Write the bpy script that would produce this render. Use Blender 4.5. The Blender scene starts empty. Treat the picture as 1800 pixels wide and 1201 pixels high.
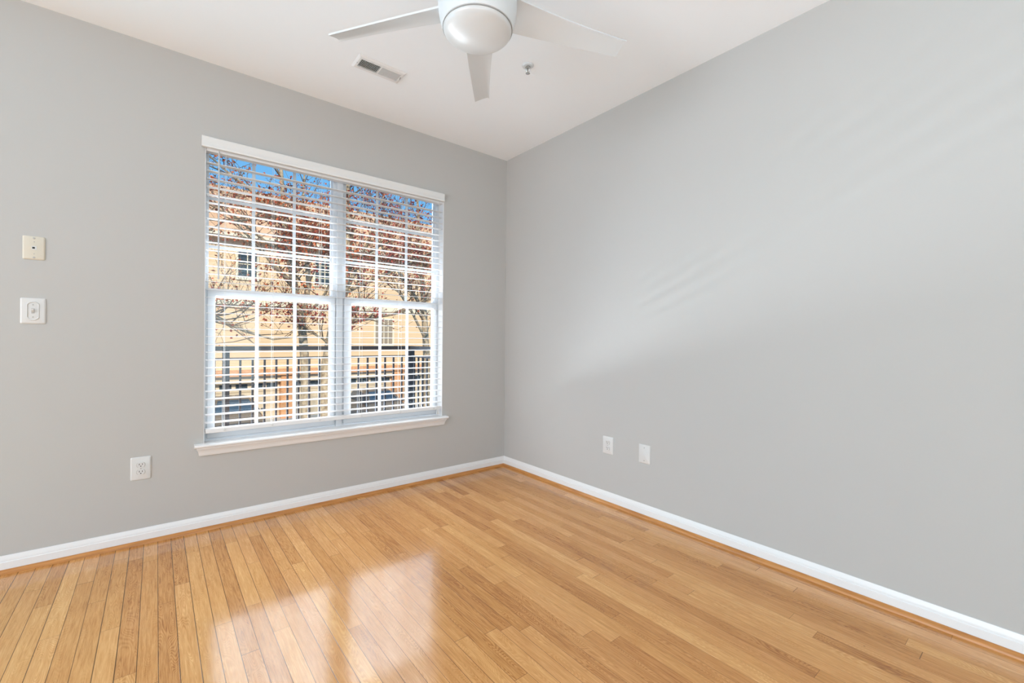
import bpy, bmesh, math, random
from math import sin, cos, pi, radians
from mathutils import Vector, Matrix

S = bpy.context.scene
COL = S.collection

# ------------------------------------------------------------------ camera
CAM = (-2.4519, -3.1452, 1.1368)
cd = bpy.data.cameras.new('camera')
cam = bpy.data.objects.new('camera', cd)
COL.objects.link(cam)
cd.sensor_width = 36.0
cd.sensor_fit = 'HORIZONTAL'
cd.lens = 776.73 / 1800 * 36.0
cd.clip_start = 0.05
cd.clip_end = 200
_yaw, _pit, _rol = 0.892968, -0.0055862, 0.0097280
_f = Vector((cos(_yaw) * cos(_pit), sin(_yaw) * cos(_pit), sin(_pit)))
_r = Vector((sin(_yaw), -cos(_yaw), 0))
_u = _r.cross(_f)
_r2 = _r * cos(_rol) + _u * sin(_rol)
_u2 = _u * cos(_rol) - _r * sin(_rol)
M = Matrix((_r2, _u2, -_f)).transposed().to_4x4()
M.translation = Vector(CAM)
cam.matrix_world = M
S.camera = cam

# ------------------------------------------------------------------ world, sun, room lights, exposure
S.view_settings.view_transform = 'Standard'
S.view_settings.look = 'None'
S.view_settings.gamma = 1.0
S.view_settings.use_curve_mapping = False
S.view_settings.exposure = 0.0
S.cycles.use_denoising = True
S.cycles.max_bounces = 12
S.cycles.diffuse_bounces = 8
S.cycles.glossy_bounces = 4
S.cycles.transmission_bounces = 6
S.cycles.transparent_max_bounces = 12
S.cycles.sample_clamp_indirect = 8.0

w = bpy.data.worlds.new('sky')
S.world = w
w.use_nodes = True
bg = w.node_tree.nodes['Background']
bg.inputs['Color'].default_value = (0.17, 0.47, 0.86, 1)
bg.inputs['Strength'].default_value = 1.15

def add_light(name, kind, loc, direction, energy, color=(1, 1, 1), size=None, size_y=None, angle=None):
    ld = bpy.data.lights.new(name, kind)
    ld.energy = energy
    ld.color = color
    if kind == 'AREA':
        ld.shape = 'RECTANGLE'
        ld.size = size
        ld.size_y = size_y
    if angle is not None:
        ld.angle = angle
    o = bpy.data.objects.new(name, ld)
    o.location = loc
    o.rotation_euler = Vector(direction).to_track_quat('-Z', 'Y').to_euler()
    COL.objects.link(o)
    return o

add_light('sun', 'SUN', (0, -20, 20), (0.35, 0.80, -0.55), 4.8, (1.0, 0.90, 0.74), angle=radians(0.6))
# balcony door daylight, then unseen fill lamps added where no window is built
add_light('balcony_door_daylight', 'AREA', (-4.5, -0.05, 1.05), (0, -1, 0), 60, (0.22, 0.78, 1.10), 2.2, 2.0)
add_light('side_fill', 'AREA', (-6.45, -2.9, 1.2), (1, 0, 0), 154, (0.87, 0.93, 1.03), 3.2, 2.0)  # added fill against the solid side wall, brightens the right wall
add_light('rear_fill', 'AREA', (-1.6, -6.45, 1.4), (0.2, 1, 0), 52, (0.74, 1.02, 1.16), 2.6, 2.2)  # added fill in front of the closed rear wall
up_ = add_light('ceiling_fill', 'AREA', (-3.0, -4.2, 0.8), (0.45, 0.75, 1), 9, (0.92, 1.0, 1.08), 1.0, 1.0)  # added unseen source aimed upward to lift the ceiling
up_.data.spread = radians(105)
# unseen lamp added below the view, standing in for daylight bounced through the window
add_light('window_fill', 'AREA', (-1.45, 1.80, -0.02), (0, -1, 0.55), 960, (0.92, 1.0, 1.10), 2.8, 0.34)



# ------------------------------------------------------------------ materials
def mat(name, color, rough=0.5, metal=0.0, spec=0.5, bump=None, noise=None, coat=0.0):
    m = bpy.data.materials.new(name)
    m.use_nodes = True
    nt = m.node_tree
    b = nt.nodes['Principled BSDF']
    b.inputs['Base Color'].default_value = (*color, 1)
    b.inputs['Roughness'].default_value = rough
    b.inputs['Metallic'].default_value = metal
    b.inputs['Specular IOR Level'].default_value = spec
    b.inputs['Coat Weight'].default_value = coat
    if bump or noise:
        tc = nt.nodes.new('ShaderNodeTexCoord')
        nz = nt.nodes.new('ShaderNodeTexNoise')
        sc = (bump or noise)[0]
        nz.inputs['Scale'].default_value = sc
        nz.inputs['Detail'].default_value = 4
        nt.links.new(tc.outputs['Object'], nz.inputs['Vector'])
        if bump:
            bp = nt.nodes.new('ShaderNodeBump')
            bp.inputs['Strength'].default_value = bump[1]
            bp.inputs['Distance'].default_value = bump[2]
            nt.links.new(nz.outputs['Fac'], bp.inputs['Height'])
            nt.links.new(bp.outputs['Normal'], b.inputs['Normal'])
        if noise:
            rp = nt.nodes.new('ShaderNodeValToRGB')
            rp.color_ramp.elements[0].color = (*noise[1], 1)
            rp.color_ramp.elements[1].color = (*noise[2], 1)
            rp.color_ramp.elements[0].position = 0.3
            rp.color_ramp.elements[1].position = 0.7
            nt.links.new(nz.outputs['Fac'], rp.inputs['Fac'])
            nt.links.new(rp.outputs['Color'], b.inputs['Base Color'])
    return m


class NB:
    """small node-graph builder"""
    def __init__(self, nt):
        self.nt = nt

    def link(self, a, sock):
        if isinstance(a, (int, float)):
            sock.default_value = a
        elif isinstance(a, tuple):
            sock.default_value = a
        else:
            self.nt.links.new(a, sock)

    def math(self, op, a, b=0.0, c=None, clamp=False):
        n = self.nt.nodes.new('ShaderNodeMath')
        n.operation = op
        n.use_clamp = clamp
        self.link(a, n.inputs[0])
        self.link(b, n.inputs[1])
        if c is not None:
            self.link(c, n.inputs[2])
        return n.outputs[0]

    def vec(self, x, y, z):
        n = self.nt.nodes.new('ShaderNodeCombineXYZ')
        for i, v in enumerate((x, y, z)):
            self.link(v, n.inputs[i])
        return n.outputs[0]

    def white(self, x, y=0.0):
        n = self.nt.nodes.new('ShaderNodeTexWhiteNoise')
        n.noise_dimensions = '2D'
        self.link(self.vec(x, y, 0.0), n.inputs['Vector'])
        return n.outputs['Value']

    def noise(self, v, scale, detail=4, rough=0.55, dist=0.0):
        n = self.nt.nodes.new('ShaderNodeTexNoise')
        self.link(v, n.inputs['Vector'])
        n.inputs['Scale'].default_value = scale
        n.inputs['Detail'].default_value = detail
        n.inputs['Roughness'].default_value = rough
        n.inputs['Distortion'].default_value = dist
        return n.outputs['Fac']

    def ramp(self, f, stops):
        n = self.nt.nodes.new('ShaderNodeValToRGB')
        e = n.color_ramp.elements
        while len(e) < len(stops):
            e.new(0.5)
        for el, (p, c) in zip(e, stops):
            el.position = p
            el.color = (*c, 1)
        self.link(f, n.inputs['Fac'])
        return n.outputs['Color']

    def mix(self, f, a, b, mode='MIX'):
        n = self.nt.nodes.new('ShaderNodeMix')
        n.data_type = 'RGBA'
        n.blend_type = mode
        self.link(f, n.inputs[0])
        self.link(a if not isinstance(a, tuple) else (*a, 1), n.inputs[6])
        self.link(b if not isinstance(b, tuple) else (*b, 1), n.inputs[7])
        return n.outputs[2]


def floor_material():
    m = bpy.data.materials.new('oak_strip_floor')
    m.use_nodes = True
    nt = m.node_tree
    B = nt.nodes['Principled BSDF']
    N = NB(nt)
    tc = nt.nodes.new('ShaderNodeTexCoord')
    sp = nt.nodes.new('ShaderNodeSeparateXYZ')
    nt.links.new(tc.outputs['Object'], sp.inputs[0])
    X, Y = sp.outputs[0], sp.outputs[1]
    W = 0.05763
    xs = N.math('DIVIDE', N.math('ADD', X, 2.9606 + 40 * W), W)
    row = N.math('FLOOR', xs)
    fx = N.math('FRACT', xs)
    r1 = N.white(row, 3.7)
    r2 = N.white(row, 11.3)
    L = N.math('MULTIPLY_ADD', r2, 0.55, 0.65)            # board length differs row by row
    ys = N.math('ADD', N.math('DIVIDE', Y, L), N.math('MULTIPLY', r1, 37.0))
    ys = N.math('ADD', ys, N.math('MULTIPLY', N.math('SINE', N.math('MULTIPLY_ADD', Y, 2.1, N.math('MULTIPLY', r2, 20.0))), 0.22))
    brd = N.math('FLOOR', ys)
    fy = N.math('FRACT', ys)
    rb = N.white(row, brd)
    rc = N.white(N.math('ADD', row, 91.0), brd)
    rd = N.white(N.math('ADD', row, 17.5), N.math('ADD', brd, 5.5))
    # grain
    gx = N.math('MULTIPLY', X, 1.0)
    off = N.math('MULTIPLY', rb, 40.0)
    gv = N.vec(N.math('MULTIPLY', gx, 46.0), N.math('MULTIPLY', Y, 2.6), off)
    warp = N.noise(N.vec(N.math('MULTIPLY', X, 9.0), N.math('MULTIPLY', Y, 1.3), off), 1.0, 2)
    wv = nt.nodes.new('ShaderNodeTexWave')
    wv.wave_type = 'BANDS'
    wv.bands_direction = 'X'
    wv.inputs['Scale'].default_value = 5.0
    wv.inputs['Distortion'].default_value = 5.0
    wv.inputs['Detail'].default_value = 2.5
    wv.inputs['Detail Scale'].default_value = 1.2
    nt.links.new(N.vec(N.math('MULTIPLY_ADD', warp, 5.5, N.math('MULTIPLY', X, 6.0)), N.math('MULTIPLY', Y, 0.55), off), wv.inputs['Vector'])
    cath = wv.outputs['Fac']
    fine = N.noise(gv, 3.0, 6, 0.65)
    pores = N.noise(N.vec(N.math('MULTIPLY', X, 420.0), N.math('MULTIPLY', Y, 14.0), off), 1.0, 3, 0.6)
    blotch = N.noise(N.vec(N.math('MULTIPLY', X, 6.0), N.math('MULTIPLY', Y, 1.6), off), 1.0, 2)
    tone = N.math('MULTIPLY_ADD', rc, 0.54, 0.25)
    tone = N.math('ADD', tone, N.math('MULTIPLY', N.math('SUBTRACT', blotch, 0.5), 0.35))
    tone = N.math('ADD', tone, N.math('MULTIPLY', N.math('SUBTRACT', fine, 0.5), 1.25))
    tone = N.math('ADD', tone, N.math('MULTIPLY', N.math('SUBTRACT', cath, 0.5), N.math('MULTIPLY_ADD', rd, 0.28, 0.05)))
    tone = N.math('ADD', tone, N.math('MULTIPLY', N.math('SUBTRACT', pores, 0.5), 0.75))
    base = N.ramp(tone, [(0.0, FL[0]), (0.25, FL[1]), (0.55, FL[2]), (0.85, FL[3]), (1.0, FL[4])])
    base = N.mix(N.math('MULTIPLY', N.white(N.math('ADD', row, 47.0), N.math('ADD', brd, 2.5)), 0.45), base, N.mix(1.0, base, (0.90, 0.83, 0.88), 'MULTIPLY'))
    # seams: gaps differ row by row, wider on the side by the balcony door
    gapw = N.math('MULTIPLY_ADD', N.white(row, 29.0), 0.55, 0.45)
    mr = nt.nodes.new('ShaderNodeMapRange')
    nt.links.new(X, mr.inputs['Value'])
    for i, v in ((1, -2.1), (2, -1.0), (3, 1.0), (4, 0.30)):
        mr.inputs[i].default_value = v
    gap = N.math('MULTIPLY', gapw, N.math('MULTIPLY', N.math('MAXIMUM', mr.outputs[0], N.math('MULTIPLY', N.math('GREATER_THAN', N.white(row, 61.0), 0.80), 0.9)), 0.034))
    edge = N.math('MINIMUM', fx, N.math('SUBTRACT', 1.0, fx))
    seam = N.math('SUBTRACT', 1.0, N.math('DIVIDE', edge, gap), clamp=True)
    seam = N.math('MINIMUM', N.math('MULTIPLY', seam, 2.2), 1.0)
    dy = N.math('MULTIPLY', N.math('MINIMUM', fy, N.math('SUBTRACT', 1.0, fy)), L)
    eseam = N.math('LESS_THAN', dy, 0.0007)
    allseam = N.math('MAXIMUM', N.math('MULTIPLY', seam, 0.88), N.math('MULTIPLY', eseam, 0.75))
    # a few pin knots
    kn = nt.nodes.new('ShaderNodeTexVoronoi')
    kn.inputs['Scale'].default_value = 3.2
    nt.links.new(N.vec(N.math('MULTIPLY', X, 1.6), N.math('MULTIPLY', Y, 1.0), 0.0), kn.inputs['Vector'])
    knot = N.math('LESS_THAN', kn.outputs['Distance'], 0.011)
    colr = N.mix(N.math('MULTIPLY', knot, 0.7), base, (0.09, 0.04, 0.015))
    colr = N.mix(allseam, colr, (0.055, 0.022, 0.008))
    nt.links.new(colr, B.inputs['Base Color'])
    rg = N.math('MULTIPLY_ADD', N.noise(tc.outputs['Object'], 5.0, 3), 0.07, 0.085)
    nt.links.new(rg, B.inputs['Roughness'])
    B.inputs['IOR'].default_value = 1.5
    h = N.math('SUBTRACT', N.math('MULTIPLY', N.noise(N.vec(N.math('MULTIPLY', X, 8.0), N.math('MULTIPLY', Y, 3.0), N.math('MULTIPLY', r1, 9.0)), 1.0, 3), 0.5), N.math('MULTIPLY', allseam, 0.35))
    bp = nt.nodes.new('ShaderNodeBump')
    bp.inputs['Strength'].default_value = 0.35
    bp.inputs['Distance'].default_value = 0.0012
    nt.links.new(h, bp.inputs['Height'])
    nt.links.new(bp.outputs['Normal'], B.inputs['Normal'])
    return m


FL = [(0.33, 0.128, 0.035), (0.51, 0.226, 0.066), (0.625, 0.305, 0.100), (0.715, 0.375, 0.136), (0.80, 0.455, 0.185)]


def shoe_material():
    m = bpy.data.materials.new('stained_oak_shoe')
    m.use_nodes = True
    nt = m.node_tree
    B = nt.nodes['Principled BSDF']
    N = NB(nt)
    tc = nt.nodes.new('ShaderNodeTexCoord')
    mp = nt.nodes.new('ShaderNodeMapping')
    mp.inputs['Scale'].default_value = (3, 3, 60)
    nt.links.new(tc.outputs['Object'], mp.inputs['Vector'])
    f = N.noise(mp.outputs[0], 2.0, 5)
    c = N.ramp(f, [(0.3, (0.40, 0.15, 0.032)), (0.7, (0.60, 0.27, 0.075))])
    nt.links.new(c, B.inputs['Base Color'])
    B.inputs['Roughness'].default_value = 0.3
    return m


def glass_material():
    m = bpy.data.materials.new('window_glass')
    m.use_nodes = True
    nt = m.node_tree
    nt.nodes.remove(nt.nodes['Principled BSDF'])
    out = nt.nodes['Material Output']
    tr = nt.nodes.new('ShaderNodeBsdfTransparent')
    tr.inputs['Color'].default_value = (0.97, 0.98, 0.975, 1)
    gl = nt.nodes.new('ShaderNodeBsdfGlossy')
    gl.inputs['Roughness'].default_value = 0.02
    fr = nt.nodes.new('ShaderNodeFresnel')
    fr.inputs['IOR'].default_value = 1.35
    mx = nt.nodes.new('ShaderNodeMixShader')
    nt.links.new(fr.outputs[0], mx.inputs[0])
    nt.links.new(tr.outputs[0], mx.inputs[1])
    nt.links.new(gl.outputs[0], mx.inputs[2])
    nt.links.new(mx.outputs[0], out.inputs['Surface'])
    return m


def wand_material():
    m = mat('clear_plastic', (0.62, 0.66, 0.70), 0.15)
    m.node_tree.nodes['Principled BSDF'].inputs['Alpha'].default_value = 0.75
    return m


def siding_material():
    m = bpy.data.materials.new('cream_lap_siding')
    m.use_nodes = True
    nt = m.node_tree
    B = nt.nodes['Principled BSDF']
    N = NB(nt)
    tc = nt.nodes.new('ShaderNodeTexCoord')
    sp = nt.nodes.new('ShaderNodeSeparateXYZ')
    nt.links.new(tc.outputs['Object'], sp.inputs[0])
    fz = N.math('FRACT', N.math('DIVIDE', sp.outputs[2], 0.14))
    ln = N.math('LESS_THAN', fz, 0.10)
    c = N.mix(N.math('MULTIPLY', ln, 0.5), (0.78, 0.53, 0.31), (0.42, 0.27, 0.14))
    nt.links.new(c, B.inputs['Base Color'])
    B.inputs['Roughness'].default_value = 0.6
    return m


def brick_material():
    m = bpy.data.materials.new('orange_brick')
    m.use_nodes = True
    nt = m.node_tree
    B = nt.nodes['Principled BSDF']
    N = NB(nt)
    tc = nt.nodes.new('ShaderNodeTexCoord')
    sp = nt.nodes.new('ShaderNodeSeparateXYZ')
    nt.links.new(tc.outputs['Object'], sp.inputs[0])
    bk = nt.nodes.new('ShaderNodeTexBrick')
    bk.inputs['Color1'].default_value = (0.62, 0.24, 0.08, 1)
    bk.inputs['Color2'].default_value = (0.72, 0.33, 0.13, 1)
    bk.inputs['Mortar'].default_value = (0.66, 0.48, 0.32, 1)
    bk.inputs['Scale'].default_value = 4.5
    nt.links.new(N.vec(N.math('ADD', sp.outputs[0], sp.outputs[1]), sp.outputs[2], 0.0), bk.inputs['Vector'])
    nt.links.new(bk.outputs['Color'], B.inputs['Base Color'])
    B.inputs['Roughness'].default_value = 0.8
    return m


def shingle_material():
    m = bpy.data.materials.new('tan_roof_shingles')
    m.use_nodes = True
    nt = m.node_tree
    B = nt.nodes['Principled BSDF']
    N = NB(nt)
    tc = nt.nodes.new('ShaderNodeTexCoord')
    sp = nt.nodes.new('ShaderNodeSeparateXYZ')
    nt.links.new(tc.outputs['Object'], sp.inputs[0])
    rw = N.math('FLOOR', N.math('DIVIDE', sp.outputs[2], 0.13))
    tb = N.math('FLOOR', N.math('ADD', N.math('DIVIDE', sp.outputs[0], 0.3), N.math('MULTIPLY', rw, 0.5)))
    c = N.ramp(N.white(tb, rw), [(0.0, (0.60, 0.33, 0.18)), (1.0, (0.72, 0.43, 0.25))])
    nt.links.new(c, B.inputs['Base Color'])
    B.inputs['Roughness'].default_value = 0.9
    return m


WALL = mat('grey_wall_paint', (0.495, 0.489, 0.472), 0.62, spec=0.3, bump=(260, 0.05, 0.0008))
CEIL = mat('white_ceiling_paint', (0.905, 0.935, 0.965), 0.9, spec=0.2, bump=(200, 0.05, 0.0008))
TRIM = mat('white_semigloss_trim', (0.80, 0.80, 0.80), 0.32)
VINYL = mat('white_vinyl', (0.66, 0.68, 0.705), 0.35)
SLAT = mat('white_faux_wood', (0.80, 0.80, 0.80), 0.35)
VALANCE = mat('white_valance_wood', (0.76, 0.76, 0.75), 0.4)
CORD = mat('white_cord', (0.70, 0.70, 0.68), 0.7)
PLATE = mat('white_plastic', (0.67, 0.665, 0.65), 0.3)
IVORY = mat('ivory_plastic', (0.65, 0.60, 0.50), 0.35)
DARK = mat('dark_slot', (0.02, 0.02, 0.02), 0.6)
SCREW = mat('painted_screw', (0.45, 0.44, 0.42), 0.4, metal=0.3)
FANW = mat('white_fan_enamel', (0.66, 0.685, 0.70), 0.35)
LENS = mat('frosted_white_glass', (0.62, 0.63, 0.63), 0.28)
GRAYLINE = mat('grey_gasket', (0.30, 0.30, 0.29), 0.6)
DUCT = mat('dark_duct', (0.10, 0.10, 0.10), 0.8)
CHROME = mat('chrome', (0.75, 0.75, 0.73), 0.2, metal=1.0)
BLACK = mat('black_railing_paint', (0.012, 0.014, 0.018), 0.4)
FLOOR = floor_material()
SHOE = shoe_material()
GLASS = glass_material()
WAND = wand_material()
SIDING = siding_material()
OBRICK = mat('dark_brown_brick', (0.14, 0.07, 0.05), 0.85, noise=(9, (0.11, 0.055, 0.04), (0.17, 0.09, 0.06)))
PALEPANE = mat('curtained_house_pane', (0.34, 0.26, 0.18), 0.25)
BRICK = brick_material()
SHINGLE = shingle_material()
GARAGE = mat('beige_garage_door', (0.66, 0.52, 0.36), 0.6, noise=(30, (0.63, 0.49, 0.33), (0.69, 0.55, 0.38)))
DGLASS = mat('dark_house_glass', (0.03, 0.045, 0.055), 0.1)
WTRIM = mat('cream_house_trim', (0.80, 0.68, 0.50), 0.5)
ASPHALT = mat('asphalt', (0.10, 0.10, 0.10), 0.9, noise=(60, (0.08, 0.08, 0.08), (0.14, 0.135, 0.13)))
CONC = mat('concrete', (0.5, 0.47, 0.42), 0.9, noise=(20, (0.46, 0.43, 0.38), (0.54, 0.5, 0.45)))
BARK = mat('grey_brown_bark', (0.30, 0.22, 0.14), 0.9, noise=(14, (0.26, 0.18, 0.11), (0.60, 0.46, 0.30)))
TWIG = mat('dark_brown_twig', (0.15, 0.095, 0.055), 0.9, noise=(20, (0.11, 0.07, 0.04), (0.24, 0.16, 0.10)))
CARP = mat('dark_grey_car_paint', (0.07, 0.075, 0.08), 0.25, metal=0.3, coat=0.6)
CARP2 = mat('charcoal_car_paint', (0.10, 0.10, 0.10), 0.3, metal=0.2, coat=0.5)
CGLASS = mat('car_glass', (0.05, 0.08, 0.11), 0.06)
TYRE = mat('rubber_tyre', (0.02, 0.02, 0.02), 0.8)
HEADL = mat('headlight_plastic', (0.6, 0.6, 0.6), 0.1)


def leaf_material(name, a, b):
    m = bpy.data.materials.new(name)
    m.use_nodes = True
    nt = m.node_tree
    B = nt.nodes['Principled BSDF']
    N = NB(nt)
    g = nt.nodes.new('ShaderNodeNewGeometry')
    c = N.ramp(g.outputs['Random Per Island'], [(0.0, a), (1.0, b)])
    nt.links.new(c, B.inputs['Base Color'])
    B.inputs['Roughness'].default_value = 0.6
    return m


LEAFO = leaf_material('russet_leaves', (0.24, 0.022, 0.01), (0.62, 0.13, 0.02))
LEAFR = leaf_material('dark_red_leaves', (0.20, 0.02, 0.02), (0.48, 0.08, 0.04))


# ------------------------------------------------------------------ geometry helpers
class MB:
    def __init__(self):
        self.v, self.f = [], []

    def add(self, vs, fs):
        n = len(self.v)
        self.v += [tuple(p) for p in vs]
        self.f += [tuple(i + n for i in q) for q in fs]
        return self

    def box(self, a, b):
        x0, y0, z0 = a
        x1, y1, z1 = b
        vs = [(x0, y0, z0), (x1, y0, z0), (x1, y1, z0), (x0, y1, z0), (x0, y0, z1), (x1, y0, z1), (x1, y1, z1), (x0, y1, z1)]
        fs = [(0, 3, 2, 1), (4, 5, 6, 7), (0, 1, 5, 4), (1, 2, 6, 5), (2, 3, 7, 6), (3, 0, 4, 7)]
        return self.add(vs, fs)

    def loft(self, rings, caps=True, closed=True):
        n = len(rings[0])
        vs = [p for r in rings for p in r]
        fs = []
        for i in range(len(rings) - 1):
            for j in range(n if closed else n - 1):
                k = (j + 1) % n
                fs.append((i * n + j, i * n + k, (i + 1) * n + k, (i + 1) * n + j))
        if caps:
            fs.append(tuple(range(n - 1, -1, -1)))
            m = (len(rings) - 1) * n
            fs.append(tuple(m + j for j in range(n)))
        return self.add(vs, fs)

    def lathe(self, prof, c=(0, 0, 0), n=48, axis='z'):
        rings = []
        for r, h in prof:
            ring = []
            for j in range(n):
                a = 2 * pi * j / n
                p = (r * cos(a), r * sin(a), h)
                if axis == 'y':
                    p = (p[0], p[2], p[1])
                elif axis == 'x':
                    p = (p[2], p[0], p[1])
                ring.append((c[0] + p[0], c[1] + p[1], c[2] + p[2]))
            rings.append(ring)
        return self.loft(rings)

    def tube(self, pts, radii, n=6):
        pts = [Vector(p) for p in pts]
        rings = []
        up = Vector((0.13, 0.21, 0.97))
        for i, p in enumerate(pts):
            d = (pts[min(i + 1, len(pts) - 1)] - pts[max(i - 1, 0)])
            if d.length < 1e-9:
                d = Vector((0, 0, 1))
            d.normalize()
            if abs(d.dot(up)) > 0.97:
                a = d.cross(Vector((1, 0, 0))).normalized()
            else:
                a = d.cross(up).normalized()
            b = d.cross(a)
            r = radii[i] if isinstance(radii, (list, tuple)) else radii
            rings.append([tuple(p + (a * cos(2 * pi * j / n) + b * sin(2 * pi * j / n)) * r) for j in range(n)])
        return self.loft(rings)

    def build(self, name, material, parent=None, smooth=False, bevel=0.0, seg=2, origin=None, angle=35):
        me = bpy.data.meshes.new(name)
        o = bpy.data.objects.new(name, me)
        vs = self.v
        if origin is not None:
            vs = [(p[0] - origin[0], p[1] - origin[1], p[2] - origin[2]) for p in vs]
            o.location = origin
        me.from_pydata(vs, [], self.f)
        bm = bmesh.new()
        bm.from_mesh(me)
        bmesh.ops.recalc_face_normals(bm, faces=bm.faces)
        bm.to_mesh(me)
        bm.free()
        me.materials.append(material)
        COL.objects.link(o)
        if parent is not None:
            o.parent = parent
        if smooth:
            me.polygons.foreach_set('use_smooth', [True] * len(me.polygons))
            try:
                me.set_sharp_from_angle(angle=radians(angle))
            except Exception:
                pass
        if bevel > 0:
            md = o.modifiers.new('bevel', 'BEVEL')
            md.width = bevel
            md.segments = seg
            md.limit_method = 'ANGLE'
            md.angle_limit = radians(40)
            me.polygons.foreach_set('use_smooth', [True] * len(me.polygons))
            try:
                me.set_sharp_from_angle(angle=radians(50))
            except Exception:
                pass
        return o


def tag(o, label=None, cat=None, group=None, kind=None):
    if label:
        o['label'] = label
    if cat:
        o['category'] = cat
    if group:
        o['group'] = group
    if kind:
        o['kind'] = kind
    return o


def empty(name, loc, label=None, cat=None, group=None, kind=None):
    o = bpy.data.objects.new(name, None)
    o.empty_display_size = 0.1
    o.location = loc
    COL.objects.link(o)
    return tag(o, label, cat, group, kind)


def part(mb, name, material, root, **kw):
    """a part given in world coordinates, parented to an Empty/part that is only translated"""
    org = Vector(root.location)
    p = root.parent
    while p is not None:
        org = org + Vector(p.location)
        p = p.parent
    mb.v = [(v[0] - org[0], v[1] - org[1], v[2] - org[2]) for v in mb.v]
    return mb.build(name, material, root, **kw)


H = 2.74
# ------------------------------------------------------------------ setting
XW, YF = -6.6, -6.6          # far (unseen) sides of the room
WX0, WX1, WZ0, WZ1 = -2.234, -0.641, 0.475, 2.28     # window opening
T = 0.16
wl = MB()
wl.box((XW, 0, -0.1), (WX0, T, H + 0.1)).box((WX1, 0, -0.1), (T, T, H + 0.1))
wl.box((WX0, 0, -0.1), (WX1, T, WZ0)).box((WX0, 0, WZ1), (WX1, T, H + 0.1))
tag(wl.build('wall_left', WALL), 'grey painted wall with the window in it', 'wall', kind='structure')
ow = MB()  # unseen outer facing, added dark so less light bounces onto the railing
for a, b in (((XW, T, -0.32), (WX0 - 0.02, T + 0.04, H + 0.6)), ((WX1 + 0.02, T, -0.32), (0.4, T + 0.04, H + 0.6)),
             ((WX0 - 0.02, T, -0.32), (WX1 + 0.02, T + 0.04, WZ0 + 0.0)), ((WX0 - 0.02, T, WZ1 + 0.02), (WX1 + 0.02, T + 0.04, H + 0.6))):
    ow.box(a, b)
tag(ow.build('wall_outside_absorber', OBRICK), 'unseen dark brick facing added on the balcony side to cut bounced light', 'wall', kind='structure')
tag(MB().box((0, YF, -0.1), (T, 0, H + 0.1)).build('wall_right', WALL), 'plain grey painted wall to the right of the corner', 'wall', kind='structure')
tag(MB().box((XW - T, YF - T, -0.1), (XW, T, H + 0.1)).build('wall_side', WALL), 'grey wall facing the plain right wall, out of view', 'wall', kind='structure')
tag(MB().box((XW, YF - T, -0.1), (T, YF, H + 0.1)).build('wall_rear', WALL), 'grey wall behind the camera, facing the window', 'wall', kind='structure')
tag(MB().box((XW, YF, -0.1), (0, 0, 0)).build('floor', FLOOR), 'glossy oak strip floor with boards running to the window wall', 'floor', kind='structure')
tag(MB().box((XW, YF, H), (0, 0, H + 0.1)).build('ceiling', CEIL), 'smooth white ceiling with a fan and a vent', 'ceiling', kind='structure')

BASE = [(0, 0), (0.0135, 0), (0.0135, 0.052), (0.0100, 0.0545), (0.0100, 0.057), (0.0090, 0.066), (0.0060, 0.0735), (0.0052, 0.0765), (0.0035, 0.0815), (0, 0.0815)]
SHO = [(0.0135, 0)] + [(0.0135 + 0.0185 * cos(a), 0.019 * sin(a)) for a in [pi / 2 * i / 6 for i in range(7)]]


def run_left(prof):       # along the window wall (mitred at the corner)
    return MB().loft([[(XW, -d, z) for d, z in prof], [(-d, -d, z) for d, z in prof]])


def run_right(prof):
    return MB().loft([[(-d, -d, z) for d, z in prof], [(-d, YF, z) for d, z in prof]])


tag(run_left(BASE).build('baseboard_left', TRIM, smooth=True), 'white moulded baseboard under the window', 'baseboard', kind='structure')
tag(run_right(BASE).build('baseboard_right', TRIM, smooth=True), 'white moulded baseboard along the plain right wall', 'baseboard', kind='structure')
tag(run_left(SHO).build('trim_1', SHOE, smooth=True), 'orange stained wooden shoe moulding under the window', 'shoe moulding', kind='structure')
tag(run_right(SHO).build('trim_2', SHOE, smooth=True), 'orange stained wooden shoe moulding along the plain right wall', 'shoe moulding', kind='structure')

# ------------------------------------------------------------------ window
win = empty('window_1', ((WX0 + WX1) / 2, 0.08, WZ0), 'white twin double hung window with grilles behind the blind', 'window', kind='structure')


def ring(mb, x0, x1, z0, z1, y0, y1, l, r, b, t):
    """rectangular frame with bar widths l r b t, as one manifold ring"""
    o = [(x0, z0), (x1, z0), (x1, z1), (x0, z1)]
    i = [(x0 + l, z0 + b), (x1 - r, z0 + b), (x1 - r, z1 - t), (x0 + l, z1 - t)]
    vs = [(x, y0, z) for x, z in o] + [(x, y0, z) for x, z in i] + [(x, y1, z) for x, z in o] + [(x, y1, z) for x, z in i]
    fs = []
    for k in range(4):
        n = (k + 1) % 4
        fs += [(k, n, 4 + n, 4 + k), (8 + k, 12 + k, 12 + n, 8 + n), (k, 8 + k, 8 + n, n), (4 + k, 4 + n, 12 + n, 12 + k)]
    mb.add(vs, fs)
    return mb


def panel(x0, x1, z0, z1, y, t=0.004):
    return MB().box((x0, y - t / 2, z0), (x1, y + t / 2, z1))


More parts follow.
